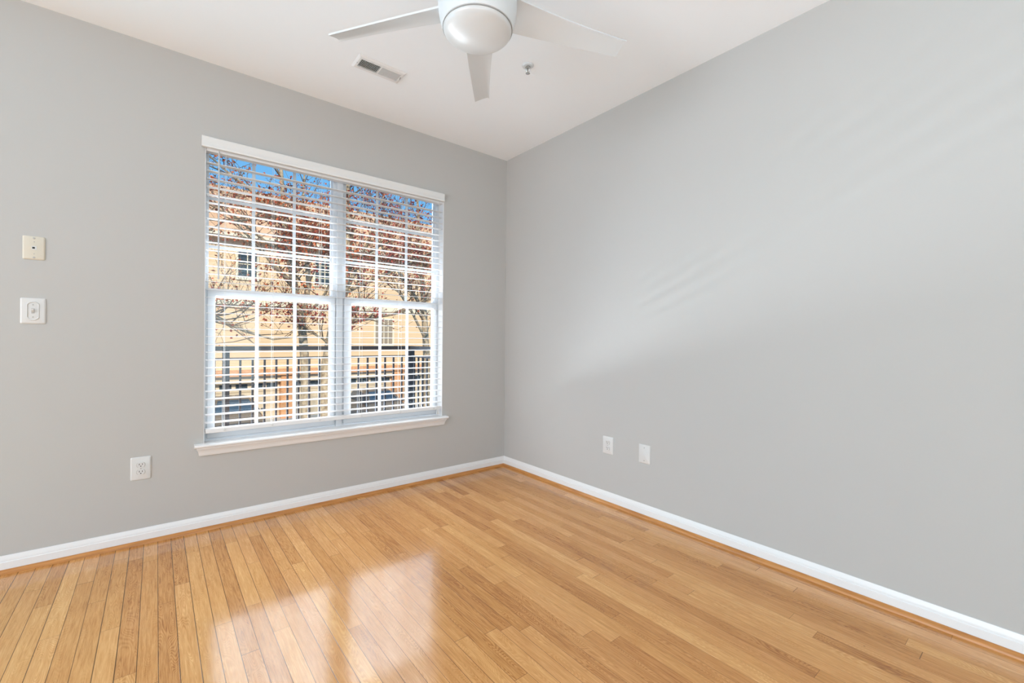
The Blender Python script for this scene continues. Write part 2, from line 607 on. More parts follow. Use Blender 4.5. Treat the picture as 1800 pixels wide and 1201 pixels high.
# white returns lining the opening
ret = ring(MB(), WX0, WX1, WZ0, WZ1, 0.001, 0.085, 0.004, 0.004, 0.004, 0.004)
part(ret, 'return', TRIM, win)
UY0, UY1 = 0.100, 0.135          # upper sash
LY0, LY1 = 0.062, 0.098          # lower sash (inner)
MR0, MR1 = 1.372, 1.425
fr = MB()
ring(fr, WX0 + 0.004, -1.4415, WZ0 + 0.03, WZ1, 0.075, 0.15, 0.022, 0.045, 0.03, 0.012)
ring(fr, -1.4405, WX1 - 0.004, WZ0 + 0.03, WZ1, 0.075, 0.15, 0.045, 0.024, 0.03, 0.012)
part(fr, 'frame', VINYL, win, bevel=0.003)
mul = MB().box((-1.462, 0.060, WZ0 + 0.03), (-1.420, 0.075, WZ1))
part(mul, 'mullion', VINYL, win, bevel=0.003)


def sash(x0, x1, z0, z1, y0, y1, l, r, b, t, hs, label):
    m = ring(MB(), x0, x1, z0, z1, y0, y1, l, r, b, t)
    s = part(m, 'sash', VINYL, win, bevel=0.004)
    s['label'] = label
    gx0, gx1, gz0, gz1 = x0 + l, x1 - r, z0 + b, z1 - t
    yc = (y0 + y1) / 2
    part(panel(gx0 - 0.004, gx1 + 0.004, gz0 - 0.004, gz1 + 0.004, yc + 0.006), 'pane', GLASS, s)
    g = MB()
    for k in (1, 2):
        xc = gx0 + (gx1 - gx0) * k / 3
        g.box((xc - 0.0095, yc - 0.005, gz0), (xc + 0.0095, yc + 0.001, gz1))
    for zc in hs:
        g.box((gx0, yc - 0.0045, zc - 0.0095), (gx1, yc + 0.0005, zc + 0.0095))
    part(g, 'grille', VINYL, s)


sash(-2.222, -1.4785, MR1 - 0.05, 2.268, UY0, UY1, 0.014, 0.010, 0.05, 0.012, (1.683, 1.977), 'upper sash on the left')
sash(-1.403, -0.6575, MR1 - 0.05, 2.268, UY0, UY1, 0.010, 0.014, 0.05, 0.012, (1.683, 1.977), 'upper sash on the right')
sash(-2.214, -1.470, WZ0 + 0.045, MR1, LY0, LY1, 0.040, 0.036, 0.055, 0.045, (), 'lower sash on the left')
sash(-1.408, -0.664, WZ0 + 0.045, MR1, LY0, LY1, 0.052, 0.034, 0.055, 0.045, (), 'lower sash on the right')
# stool and apron
SX0, SX1 = -2.279, -0.604
sp_ = [(0.070, 0.485), (0.070, 0.508), (-0.036, 0.506), (-0.0425, 0.503), (-0.045, 0.497), (-0.0425, 0.490), (-0.036, 0.487)]
st = MB().loft([[(WX0 + 0.005, min(y, 0.07), z) for y, z in sp_], [(WX1 - 0.005, min(y, 0.07), z) for y, z in sp_]])
st.loft([[(SX0, min(y, -0.0005), z) for y, z in sp_], [(WX0 + 0.005, min(y, -0.0005), z) for y, z in sp_]])
st.loft([[(WX1 - 0.005, min(y, -0.0005), z) for y, z in sp_], [(SX1, min(y, -0.0005), z) for y, z in sp_]])
part(st, 'stool', TRIM, win, smooth=True)
ap = [(0.0, 0.487), (-0.030, 0.487), (-0.030, 0.479), (-0.025, 0.472), (-0.019, 0.462), (-0.016, 0.450), (-0.014, 0.440), (-0.010, 0.436), (0.0, 0.436)]
apm = MB().loft([[(-2.246 + y * 0.75, y, z) for y, z in ap], [(-0.637 - y * 0.75, y, z) for y, z in ap]])
part(apm, 'apron', TRIM, win, smooth=True)

# ------------------------------------------------------------------ blind
bl = empty('window_blind', (-1.4375, 0.0, 2.3), 'white wide slat blind let down with open slats in front of the window', 'blind')
BX0, BX1 = -2.229, -0.646
vp = [(-0.004, 2.238), (-0.004, 2.300), (-0.018, 2.302), (-0.025, 2.297), (-0.027, 2.288), (-0.024, 2.278), (-0.024, 2.254), (-0.027, 2.247), (-0.025, 2.238)]
vm = MB().loft([[(-2.252, y, z) for y, z in vp], [(-0.649, y, z) for y, z in vp]])
part(vm, 'valance', VALANCE, bl, smooth=True)
part(MB().box((BX0, 0.004, 2.225), (BX1, 0.052, 2.272)), 'headrail', SLAT, bl, bevel=0.003)
sl = MB()
TILT = radians(3.0)
NS, P0, PIT = 34, 0.622, 0.0466
ZS = [P0 + k * PIT for k in range(NS)]
for z in ZS:
    yc, hw, ht = 0.027, 0.025, 0.0014
    sec = []
    for (u, v) in [(-hw, -ht), (-hw, ht), (0, ht + 0.0008), (hw, ht), (hw, -ht), (0, -ht + 0.0008)]:
        sec.append((yc + u * cos(TILT) - v * sin(TILT), z + u * sin(TILT) + v * cos(TILT)))
    sl.loft([[(BX0 + 0.004, y, zz) for y, zz in sec], [(BX1 - 0.004, y, zz) for y, zz in sec]])
part(sl, 'slats', SLAT, bl)
part(MB().box((BX0 + 0.003, 0.004, 0.561), (BX1 - 0.003, 0.050, 0.588)), 'bottom_rail', SLAT, bl, bevel=0.004)
LADX = (-2.130, -1.872, -1.583, -1.300, -1.000, -0.715)
for x in LADX:
    c = MB()
    for y in (0.0005, 0.0535):
        c.tube([(x, y, 0.575), (x, y, 2.235)], 0.0009, 5)
    for z in ZS:
        c.tube([(x, 0.0005, z - 0.004), (x, 0.0535, z - 0.0012)], 0.0006, 4)
    part(c, 'ladder_cord', CORD, bl)
for x in LADX:
    part(MB().lathe([(0.0, -0.003), (0.005, -0.003), (0.006, 0.0), (0.006, 0.003), (0.0, 0.004)], (x, 0.003, 0.574), 14, 'y'), 'rail_button', PLATE, bl)
part(MB().tube([(-2.166, -0.004, 1.475), (-2.166, -0.004, 2.20), (-2.166, 0.004, 2.235)], [0.0048, 0.0042, 0.003], 8), 'tilt_wand', WAND, bl)
lc = MB()
for dx in (0.0, 0.006):
    lc.tube([(-0.688 + dx, -0.004, 0.555), (-0.687 + dx, -0.005, 1.2), (-0.686 + dx, -0.003, 2.24)], 0.0010, 5)
lco = part(lc, 'lift_cord', CORD, bl)
for dx in (-0.003, 0.009):
    part(MB().lathe([(0.0015, 0.035), (0.004, 0.03), (0.006, 0.01), (0.0065, 0.0), (0.005, -0.002)], (-0.688 + dx, -0.005, 0.528), 12), 'tassel', PLATE, lco)

# ------------------------------------------------------------------ ceiling fan
FX, FY, FZ = -1.475, -1.698, 2.4404
fan = empty('ceiling_fan', (FX, FY, H), 'white five blade ceiling fan with a domed frosted light hanging from the ceiling', 'ceiling fan')
part(MB().lathe([(0.0, H - 0.001), (0.072, H - 0.001), (0.072, H - 0.03), (0.060, H - 0.055), (0.022, H - 0.062), (0.0, H - 0.062)], (FX, FY, 0)), 'canopy', FANW, fan, smooth=True)
part(MB().lathe([(0.0, H - 0.05), (0.013, H - 0.05), (0.013, 2.53), (0.0, 2.53)], (FX, FY, 0), 20), 'downrod', FANW, fan, smooth=True)
part(MB().lathe([(0.0, 2.553), (0.030, 2.553), (0.085, 2.545), (0.125, 2.525), (0.147, 2.497), (0.1535, 2.462), (0.1535, 2.425), (0.150, 2.395), (0.144, 2.368), (0.1385, 2.350), (0.134, 2.348), (0.0, 2.348)], (FX, FY, 0), 72), 'motor_housing', FANW, fan, smooth=True)
part(MB().lathe([(0.120, 2.3495), (0.1362, 2.3495), (0.1362, 2.3455), (0.120, 2.3455)], (FX, FY, 0), 72), 'gasket', GRAYLINE, fan, smooth=True)
dome = [(0.1335 * cos(a), 2.3455 - 0.043 * sin(a)) for a in [pi / 2 * i / 12 for i in range(12)]] + [(0.002, 2.3025)]
part(MB().lathe([(0.0, 2.346)] + dome, (FX, FY, 0), 72), 'light_dome', LENS, fan, smooth=True)
for k in range(5):
    A = radians(51.03 + 72 * k)
    d = Vector((cos(A), sin(A), 0))
    l = Vector((-d.y, d.x, 0))
    up = Vector((0, 0, 1))
    ph = 0.295
    rings = []
    for i in range(15):
        t = i / 14
        r = 0.135 + (0.660 - 0.135) * t
        u = (r - 0.17) / 0.49
        wL = 0.0727 * (1 - u) * (1 - 2 * u) + 0.0732 * 4 * u * (1 - u) + 0.0706 * u * (2 * u - 1)
        wR = 0.0627 * (1 - u) * (1 - 2 * u) + 0.0290 * 4 * u * (1 - u) + 0.0091 * u * (2 * u - 1)
        ring_ = []
        for j in range(9):
            s = -1 + 2 * j / 8
            wv_ = wL * s if s > 0 else wR * s
            rr = r - (0.0045 * s if t > 0.98 else 0)
            cam_ = 0.006 * (1 - s * s)
            ring_.append((wv_, rr, cam_ + 0.0035))
        for j in range(8, -1, -1):
            s = -1 + 2 * j / 8
            wv_ = wL * s if s > 0 else wR * s
            rr = r - (0.0045 * s if t > 0.98 else 0)
            ring_.append((wv_, rr, 0.006 * (1 - s * s) - 0.0035))
        pts = []
        for wv_, rr, h in ring_:
            p = Vector((FX, FY, FZ)) + d * rr + l * (wv_ * cos(ph) + h * sin(ph)) + up * (-wv_ * sin(ph) + h * cos(ph))
            pts.append(tuple(p))
        rings.append(pts)
    b = part(MB().loft(rings), 'blade', FANW, fan, smooth=True, angle=50)

# ------------------------------------------------------------------ ceiling register
VX, VY = -1.422, -0.580
ve = empty('ceiling_vent', (VX, VY, H), 'white rectangular air register with angled louvers set in the ceiling', 'vent')
fm = MB()
oz0, oz1 = H - 0.010, H - 0.0005
ox, oy, ix, iy = 0.142, 0.069, 0.120, 0.040


def fr_ring(mb, zs):
    rs = []
    for hx, hy, z in zs:
        rs.append([(VX - hx, VY - hy, z), (VX + hx, VY - hy, z), (VX + hx, VY + hy, z), (VX - hx, VY + hy, z)])
    mb.loft(rs, caps=False)


fr_ring(fm, [(ix, iy, H - 0.0005), (ox, oy, H - 0.0005), (ox, oy, H - 0.003), (ox - 0.010, oy - 0.010, H - 0.010), (ix, iy, H - 0.010), (ix, iy, H - 0.0005)])
fm.box((VX - 0.004, VY - iy, H - 0.009), (VX + 0.004, VY + iy, H - 0.002))
part(fm, 'face_frame', TRIM, ve)
part(MB().box((VX - ix, VY - iy, H - 0.0012), (VX + ix, VY + iy, H - 0.0002)), 'duct_opening', DUCT, ve)
lv = MB()
for sgn in (-1, 1):
    for k in range(15):
        x = VX + sgn * (0.0085 + k * 0.0076)
        tl = 0.0013 * sgn
        lv.loft([[(x - 0.0006 + tl, VY - iy, H - 0.009), (x + 0.0006 + tl, VY - iy, H - 0.009), (x + 0.0006 - tl, VY - iy, H - 0.002), (x - 0.0006 - tl, VY - iy, H - 0.002)],
                 [(x - 0.0006 + tl, VY + iy, H - 0.009), (x + 0.0006 + tl, VY + iy, H - 0.009), (x + 0.0006 - tl, VY + iy, H - 0.002), (x - 0.0006 - tl, VY + iy, H - 0.002)]])
part(lv, 'louvers', TRIM, ve)
part(MB().box((VX + 0.124, VY - 0.020, H - 0.018), (VX + 0.127, VY - 0.008, H - 0.009)), 'damper_lever', SCREW, ve)
for sx in (-1, 1):
    part(MB().lathe([(0.0, H - 0.0115), (0.003, H - 0.011), (0.0035, H - 0.0095), (0.0, H - 0.0095)], (VX + sx * 0.131, VY + 0.005, 0), 12), 'screw', SCREW, ve)

# ------------------------------------------------------------------ fire sprinkler
PX, PY = -0.764, -1.172
sk = empty('fire_sprinkler', (PX, PY, H), 'small white and chrome fire sprinkler head on the ceiling right of the fan', 'sprinkler')
part(MB().lathe([(0.0, H - 0.0005), (0.034, H - 0.0005), (0.034, H - 0.004), (0.029, H - 0.009), (0.017, H - 0.010), (0.016, H - 0.006), (0.0, H - 0.006)], (PX, PY, 0), 32), 'escutcheon', FANW, sk, smooth=True)
part(MB().lathe([(0.0, H - 0.006), (0.011, H - 0.006), (0.011, H - 0.018), (0.0, H - 0.018)], (PX, PY, 0), 8), 'body', CHROME, sk)
arm = MB()
for s in (-1, 1):
    arm.tube([(PX + s * 0.009, PY, H - 0.017), (PX + s * 0.013, PY, H - 0.028), (PX + s * 0.008, PY, H - 0.038), (PX, PY, H - 0.043)], 0.0022, 8)
part(arm, 'frame_arm', CHROME, sk, smooth=True)
part(MB().lathe([(0.0, H - 0.018), (0.002, H - 0.018), (0.002, H - 0.041), (0.0, H - 0.041)], (PX, PY, 0), 10), 'bulb', DARK, sk)
part(MB().lathe([(0.0, H - 0.043), (0.004, H - 0.043), (0.013, H - 0.046), (0.013, H - 0.0475), (0.0, H - 0.047)], (PX, PY, 0), 24), 'deflector', CHROME, sk)


# ------------------------------------------------------------------ wall plates
def W(wall, u, v, z, depth):
    """u along the wall from the plate centre, v out of the wall"""
    if wall == 'L':
        return (u[0] + v, -depth, z)
    return (-depth, u[1] - v, z)


def plate(wall, cx, cz, hw, hh, name, label, cat, m, group=None):
    loc = (cx, 0, cz) if wall == 'L' else (0, cx, cz)
    root = empty(name, loc, label, cat, group)
    pm = MB()
    rs = []
    for k, (ins, dep) in enumerate([(0.0, 0.0004), (0.0, 0.002), (0.0025, 0.0045), (0.006, 0.006)]):
        pts = []
        rad = 0.006
        for qx, qz, a0 in ((1, 1, 0), (-1, 1, 90), (-1, -1, 180), (1, -1, 270)):
            for i in range(5):
                a = radians(a0 + 90 * i / 4)
                pts.append(W(wall, loc, qx * (hw - rad) + rad * cos(a) - (ins * (1 if qx > 0 else -1)), cz + qz * (hh - rad) + rad * sin(a) - ins * (1 if qz > 0 else -1), dep))
        rs.append(pts)
    pm.loft(rs)
    part(pm, 'cover_plate', m, root, smooth=True)
    return root, loc


def disc(wall, loc, v, dz, r, d0, d1, n=16, sx=1.0):
    def ringat(rr, dep):
        return [W(wall, loc, v + rr * sx * cos(2 * pi * i / n), loc[2] + dz + rr * sin(2 * pi * i / n), dep) for i in range(n)]
    return MB().loft([ringat(r, d0), ringat(r, d1), ringat(r * 0.8, d1 + 0.0004)])


def slab(wall, loc, v, dz, hw, hh, d0, d1):
    def ringat(dep):
        return [W(wall, loc, v + a * hw, loc[2] + dz + b * hh, dep) for a, b in ((-1, -1), (1, -1), (1, 1), (-1, 1))]
    return MB().loft([ringat(d0), ringat(d1)])


def outlet(wall, cx, cz, hw, hh, label):
    root, loc = plate(wall, cx, cz, hw, hh, 'wall_outlet', label, 'electrical outlet', PLATE)
    for s in (1, -1):
        dz = s * 0.0195
        n = 28

        def shp(rr, dep):
            out = []
            for i in range(n):
                a = 2 * pi * i / n
                x = rr * cos(a) * 1.03
                z = max(-0.0132, min(0.0132, rr * sin(a)))
                out.append(W(wall, loc, x, loc[2] + dz + z, dep))
            return out
        part(MB().loft([shp(0.0185, 0.0058), shp(0.0185, 0.0064), shp(0.0166, 0.0066)]), 'receptacle_rim', SCREW, root)
        rc = part(MB().loft([shp(0.0166, 0.0060), shp(0.0166, 0.0086), shp(0.0155, 0.0092)]), 'receptacle', PLATE, root)
        sl_ = slab(wall, loc, -0.0063, dz + 0.004, 0.0013, 0.0045, 0.0085, 0.0095)
        s2 = slab(wall, loc, 0.0063, dz + 0.004, 0.0013, 0.0038, 0.0085, 0.0095)
        sl_.add(s2.v, s2.f)
        s3 = disc(wall, loc, 0.0, dz - 0.0065, 0.0027, 0.0085, 0.0093)
        sl_.add(s3.v, s3.f)
        part(sl_, 'slots', DARK, rc)
    part(disc(wall, loc, 0, 0, 0.003, 0.0055, 0.0068), 'screw', SCREW, root)


outlet('L', -2.5145, 0.411, 0.0435, 0.0630, 'white outlet plate on the window wall, left of and below the window')
outlet('R', -1.178, 0.4040, 0.0445, 0.0608, 'white outlet plate on the plain right wall, nearest the room corner')
root, loc = plate('R', -1.473, 0.4040, 0.0425, 0.0605, 'blank_plate', 'blank white cover plate with two screws, right of the outlet on the plain wall', 'blank cover plate', PLATE)
for dz in (0.041, -0.041):
    part(disc('R', loc, 0, dz, 0.0034, 0.0055, 0.0068), 'screw', SCREW, root)

root, loc = plate('L', -2.918, 1.558, 0.0385, 0.0570, 'phone_jack', 'square ivory phone jack plate on the wall above the light switch', 'phone jack', IVORY)
for dz in (0.047, -0.047):
    part(disc('L', loc, 0.001, dz, 0.0046, 0.0055, 0.0072), 'screw', SCREW, root)
pk = part(slab('L', loc, 0.001, 0.0, 0.0085, 0.0085, 0.0055, 0.0072), 'jack_housing', PLATE, root)
part(slab('L', loc, -0.0005, 0.0, 0.0045, 0.0042, 0.0071, 0.0077), 'socket', DARK, pk)
for dz in (0.029, -0.029):
    part(disc('L', loc, 0.001, dz, 0.0022, 0.0055, 0.0063), 'plug_dot', SCREW, root)

root, loc = plate('L', -2.920, 1.251, 0.0435, 0.0628, 'light_switch', 'white toggle light switch plate on the wall below the ivory phone jack', 'light switch', PLATE)
n = 48


def pea(sc, dep):
    out = []
    for i in range(n):
        a = 2 * pi * i / n
        r = 0.0330 + 0.0130 * sin(a) ** 2
        x, z = 0.66 * r * cos(a), r * sin(a)
        x = max(-0.0205, min(0.0205, x * 1.25))
        out.append(W('L', loc, x * sc, loc[2] + z * sc, dep))
    return out


part(MB().loft([pea(1.05, 0.0058), pea(1.0, 0.0088), pea(0.92, 0.0088), pea(0.86, 0.0062)], caps=False), 'raised_collar', PLATE, root, smooth=True)
part(slab('L', loc, 0, 0, 0.0058, 0.0125, 0.0055, 0.0066), 'toggle_slot', SCREW, root)
tg = MB().loft([[W('L', loc, a * 0.0042, loc[2] + b * 0.0055 - 0.002, 0.006) for a, b in ((-1, -1), (1, -1), (1, 1), (-1, 1))],
                [W('L', loc, a * 0.0034, loc[2] + b * 0.0034 + 0.006, 0.019) for a, b in ((-1, -1), (1, -1), (1, 1), (-1, 1))]])
part(tg, 'toggle', PLATE, root)
for dz in (0.030, -0.030):
    part(disc('L', loc, 0, dz, 0.0032, 0.0055, 0.0068), 'screw', SCREW, root)

# ------------------------------------------------------------------ outdoors: balcony and railing
tag(MB().box((-6.6, T + 0.04, -0.32), (0.05, 1.72, -0.12)).build('balcony_slab', CONC), 'concrete balcony slab outside the window', 'balcony', kind='structure')
RY = 1.6
rl = empty('balcony_railing', (-1.0, RY, -0.12), 'black metal balcony railing with thin balusters outside the window', 'railing')
tr = MB().box((-3.3, RY - 0.025, 1.005), (-0.115, RY + 0.025, 1.045)).box((-0.175, T + 0.041, 1.005), (-0.125, RY - 0.025, 1.045))
part(tr, 'top_rail', BLACK, rl, bevel=0.004)
m2 = MB().box((-3.3, RY - 0.012, 0.918), (-0.15, RY + 0.012, 0.940)).box((-0.162, T + 0.041, 0.918), (-0.138, RY - 0.012, 0.940))
part(m2, 'mid_rail', BLACK, rl)
m3 = MB().box((-3.3, RY - 0.012, -0.035), (-0.15, RY + 0.012, -0.010)).box((-0.162, T + 0.041, -0.035), (-0.138, RY - 0.012, -0.010))
part(m3, 'bottom_rail', BLACK, rl)
for x, y, h in ((-1.959, RY, 0.026), (-3.25, RY, 0.026), (-0.145, RY, 0.034), (-0.150, T + 0.068, 0.024)):
    part(MB().box((x - h, y - h, -0.12), (x + h, y + h, 1.01)), 'post', BLACK, rl)
for k in range(31):
    x = -0.255 - 0.0995 * k
    if abs(x + 1.959) < 0.045 or x < -3.2:
        continue
    part(MB().box((x - 0.0085, RY - 0.0085, -0.02), (x + 0.0085, RY + 0.0085, 0.925)), 'baluster', BLACK, rl)
for k in range(13):
    y = RY - 0.11 - 0.10 * k
    part(MB().box((-0.1585, y - 0.0085, -0.02), (-0.1415, y + 0.0085, 0.925)), 'baluster', BLACK, rl)

# ------------------------------------------------------------------ street, townhouses
GZ = -2.75
tag(MB().box((-30, 2.0, GZ - 0.2), (45, 40, GZ)).build('ground', ASPHALT), 'asphalt street and parking court below the window', 'ground', kind='structure')
tag(MB().box((-14, 12.6, GZ), (28, 20.3, GZ + 0.02)).build('driveway', CONC), 'concrete driveway apron in front of the garages', 'driveway', kind='structure')
DY = 20.0
th = empty('townhouse_row', (3.0, DY, GZ), 'row of cream sided townhouses with tan roof and garages across the street', 'building')
BXS = [-8.75, -3.15, 2.45, 8.05, 13.65, 19.25]
wallm = MB().box((BXS[0], DY, -0.40), (BXS[-1], DY + 8.5, 5.75)).box((BXS[0], DY + 0.35, GZ), (BXS[-1], DY + 8.5, -0.40))
part(wallm, 'wall', SIDING, th)
rf = MB()
ex0, ex1 = BXS[0] - 0.4, BXS[-1] + 0.4
rf.loft([[(x, DY - 0.40, 5.55), (x, DY + 4.2, 8.95), (x, DY + 8.9, 5.55), (x, DY + 8.9, 5.40), (x, DY + 4.2, 8.78), (x, DY - 0.40, 5.40)] for x in (ex0, ex1)])
part(rf, 'roof', SHINGLE, th)
part(MB().box((ex0, DY - 0.50, 5.52), (ex1, DY - 0.38, 5.64)), 'gutter', WTRIM, th)
part(MB().box((BXS[0], DY - 0.22, -0.66), (BXS[-1], DY, -0.36)), 'brick_band', BRICK, th)
part(MB().box((BXS[0], DY - 0.10, 2.55), (BXS[-1], DY, 2.75)), 'belt_trim', WTRIM, th)
for i, x in enumerate(BXS):
    part(MB().box((x - 0.30, DY - 0.12, GZ), (x + 0.30, DY + 0.35, -0.66)), 'brick_pier', BRICK, th)
part(MB().box((BXS[0], DY - 0.02, -0.98), (BXS[-1], DY + 0.35, -0.66)), 'garage_header', GARAGE, th)
for i in range(5):
    x0, x1 = BXS[i] + 0.32, BXS[i + 1] - 0.32
    gd = MB()
    for k in range(4):
        z0 = GZ + 0.02 + k * 0.44
        gd.box((x0, DY + 0.22, z0), (x1, DY + 0.34, z0 + 0.425))
    g = part(gd, 'garage_door', GARAGE, th)
    pn = MB()
    nw = 8
    wd = (x1 - x0) / nw
    for k in range(nw):
        pn.box((x0 + wd * k + 0.08, DY + 0.205, -1.28), (x0 + wd * (k + 1) - 0.08, DY + 0.23, -1.05))
    part(pn, 'glass_panel', DGLASS, g)


def house_window(cx, cz, hw, hh, grid, glass=DGLASS):
    f = part(ring(MB(), cx - hw - 0.09, cx + hw + 0.09, cz - hh - 0.12, cz + hh + 0.09, DY - 0.07, DY + 0.02, 0.09, 0.09, 0.12, 0.09), 'window_frame', WTRIM, th)
    part(MB().box((cx - hw, DY - 0.025, cz - hh), (cx + hw, DY - 0.005, cz + hh)), 'pane', glass, f)
    g = MB()
    for k in range(1, grid[0]):
        x = cx - hw + 2 * hw * k / grid[0]
        g.box((x - 0.02, DY - 0.045, cz - hh), (x + 0.02, DY - 0.022, cz + hh))
    for k in range(1, grid[1]):
        z = cz - hh + 2 * hh * k / grid[1]
        g.box((cx - hw, DY - 0.045, z - 0.02), (cx + hw, DY - 0.022, z + 0.02))
    part(g, 'glazing_bar', WTRIM, f)


for i in range(5):
    c = (BXS[i] + BXS[i + 1]) / 2
    if i != 2:
        house_window(c + 1.10, 4.40, 0.36, 0.60, (2, 2))
    if i in (0, 2, 4):
        house_window(c - 1.15, 4.38, 0.46, 0.62, (4, 4))
    if i > 1:
        house_window(c + 1.95, 1.45, 0.48, 0.66, (4, 4), PALEPANE)


# ------------------------------------------------------------------ cars
def car(cx, y0, paint, label, rz=0.0):
    root = empty('car', (cx, y0 + 2.2, GZ + 0.02), label, 'car', 'cars parked in front of the garages')
    root.rotation_euler = (0, 0, rz)
    L0, L1 = -2.2, 2.2
    # stations along the length: y, half width, sill, belt, hood-or-roof half width, top
    stn = [(-2.20, 0.62, 0.42, 0.58, 0.55, 0.62), (-2.12, 0.78, 0.30, 0.66, 0.68, 0.74), (-1.85, 0.86, 0.24, 0.72, 0.74, 0.82),
           (-1.0, 0.89, 0.22, 0.86, 0.78, 0.98), (-0.85, 0.89, 0.22, 0.90, 0.77, 1.02), (-0.10, 0.90, 0.22, 0.93, 0.60, 1.44),
           (0.25, 0.90, 0.22, 0.94, 0.58, 1.50), (0.9, 0.90, 0.22, 0.95, 0.57, 1.49), (1.55, 0.89, 0.24, 0.96, 0.57, 1.42), (2.05, 0.84, 0.30, 0.95, 0.66, 1.05), (2.20, 0.74, 0.42, 0.88, 0.64, 0.94)]
    rings = []
    for y, hw, zs, zb, rw, zt in stn:
        pr = [(-hw * 0.9, zs), (-hw, zs + 0.12), (-hw, zb - 0.1), (-hw * 0.975, zb), (-rw, zt - 0.03), (-rw * 0.8, zt), (0, zt + 0.015), (rw * 0.8, zt), (rw, zt - 0.03), (hw * 0.975, zb), (hw, zb - 0.1), (hw, zs + 0.12), (hw * 0.9, zs)]
        rings.append([(x, y, z) for x, z in pr])
    MB().loft(rings).build('body', paint, root, smooth=True, angle=50)
    a, b = stn[4], stn[5]

    def gl(ps, nm, mtl=CGLASS, off=0.012):
        ps = [Vector(p) for p in ps]
        nrm = (ps[1] - ps[0]).cross(ps[2] - ps[0]).normalized()
        if nrm.z < 0 and abs(nrm.z) > 0.15:
            nrm = -nrm
        if abs(nrm.z) <= 0.15 and nrm.x * ps[0].x < 0:
            nrm = -nrm
        q = [p + nrm * off for p in ps]
        p2 = [p - nrm * 0.004 for p in ps]
        nn = len(ps)
        MB().loft([[tuple(p) for p in p2], [tuple(p) for p in q]]).build(nm, mtl, root)
    gl([(-0.66, -0.80, 1.05), (0.66, -0.80, 1.05), (0.50, -0.14, 1.425), (-0.50, -0.14, 1.425)], 'windshield')
    gl([(-0.52, 1.62, 1.37), (0.52, 1.62, 1.37), (0.58, 1.99, 1.10), (-0.58, 1.99, 1.10)], 'rear_window')
    for s in (-1, 1):
        gl([(s * 0.845, -0.62, 1.00), (s * 0.835, 0.55, 1.02), (s * 0.63, 0.55, 1.40), (s * 0.65, -0.10, 1.37)], 'side_window')
        gl([(s * 0.835, 0.62, 1.02), (s * 0.83, 1.50, 1.04), (s * 0.64, 1.35, 1.36), (s * 0.63, 0.62, 1.40)], 'side_window')
        MB().box((s * 0.93 - 0.07, -0.62, 0.98), (s * 0.93 + 0.07, -0.50, 1.10)).build('door_mirror', paint, root, bevel=0.02)
        MB().box((s * 0.62 - 0.14, -2.16, 0.60), (s * 0.62 + 0.14, -2.02, 0.71)).build('headlight', HEADL, root, bevel=0.02)
        for y in (-1.38, 1.30):
            wh = MB().lathe([(0.0, -0.10), (0.24, -0.10), (0.31, -0.08), (0.31, 0.08), (0.24, 0.10), (0.0, 0.10)], (s * 0.80, y, 0.31), 28, 'x').build('wheel', TYRE, root, smooth=True)
            MB().lathe([(0.0, -0.02), (0.19, -0.02), (0.19, 0.02), (0.0, 0.02)], (s * 0.80 + s * 0.095, y, 0.31), 18, 'x').build('hub_cap', CHROME, wh)
    return root


car(-0.15, 14.6, CARP, 'dark grey car parked facing the window, seen through the left half of the blind')
car(5.45, 14.2, CARP2, 'charcoal car with blue windshield parked behind the right half of the blind')

# ------------------------------------------------------------------ trees
random.seed(11)


def rnd(a, b):
    return random.uniform(a, b)


def spread(mb, tips, p, d, r, length, level):
    """grow a side branch from p; tips collects the ends of the finest twigs"""
    n = 4 if level > 0 else 3
    pts, rad = [Vector(p)], [r]
    dd = Vector(d).normalized()
    for i in range(n):
        dd = (dd + Vector((rnd(-.28, .28), rnd(-.28, .28), rnd(-.12, .26)))).normalized()
        pts.append(pts[-1] + dd * (length / n))
        rad.append(max(r * (1 - 0.75 * (i + 1) / n), 0.0035))
    mb.tube(pts, rad, 5 if level > 1 else 4)
    if level == 0:
        tips.append((pts[-1], dd))
        tips.append((pts[1], dd))
        return
    k = 4 if level == 2 else 3
    for i in range(k):
        t = rnd(0.25, 1.0) * n
        j = min(int(t), n - 1)
        q = pts[j].lerp(pts[j + 1], t - j)
        side = Vector((rnd(-1, 1), rnd(-1, 1), rnd(-0.35, 0.8)))
        spread(mb, tips, q, dd * 0.7 + side * 0.9, max(rad[j] * 0.6, 0.004), length * rnd(0.5, 0.75), level - 1)
    tips.append((pts[-1], dd))


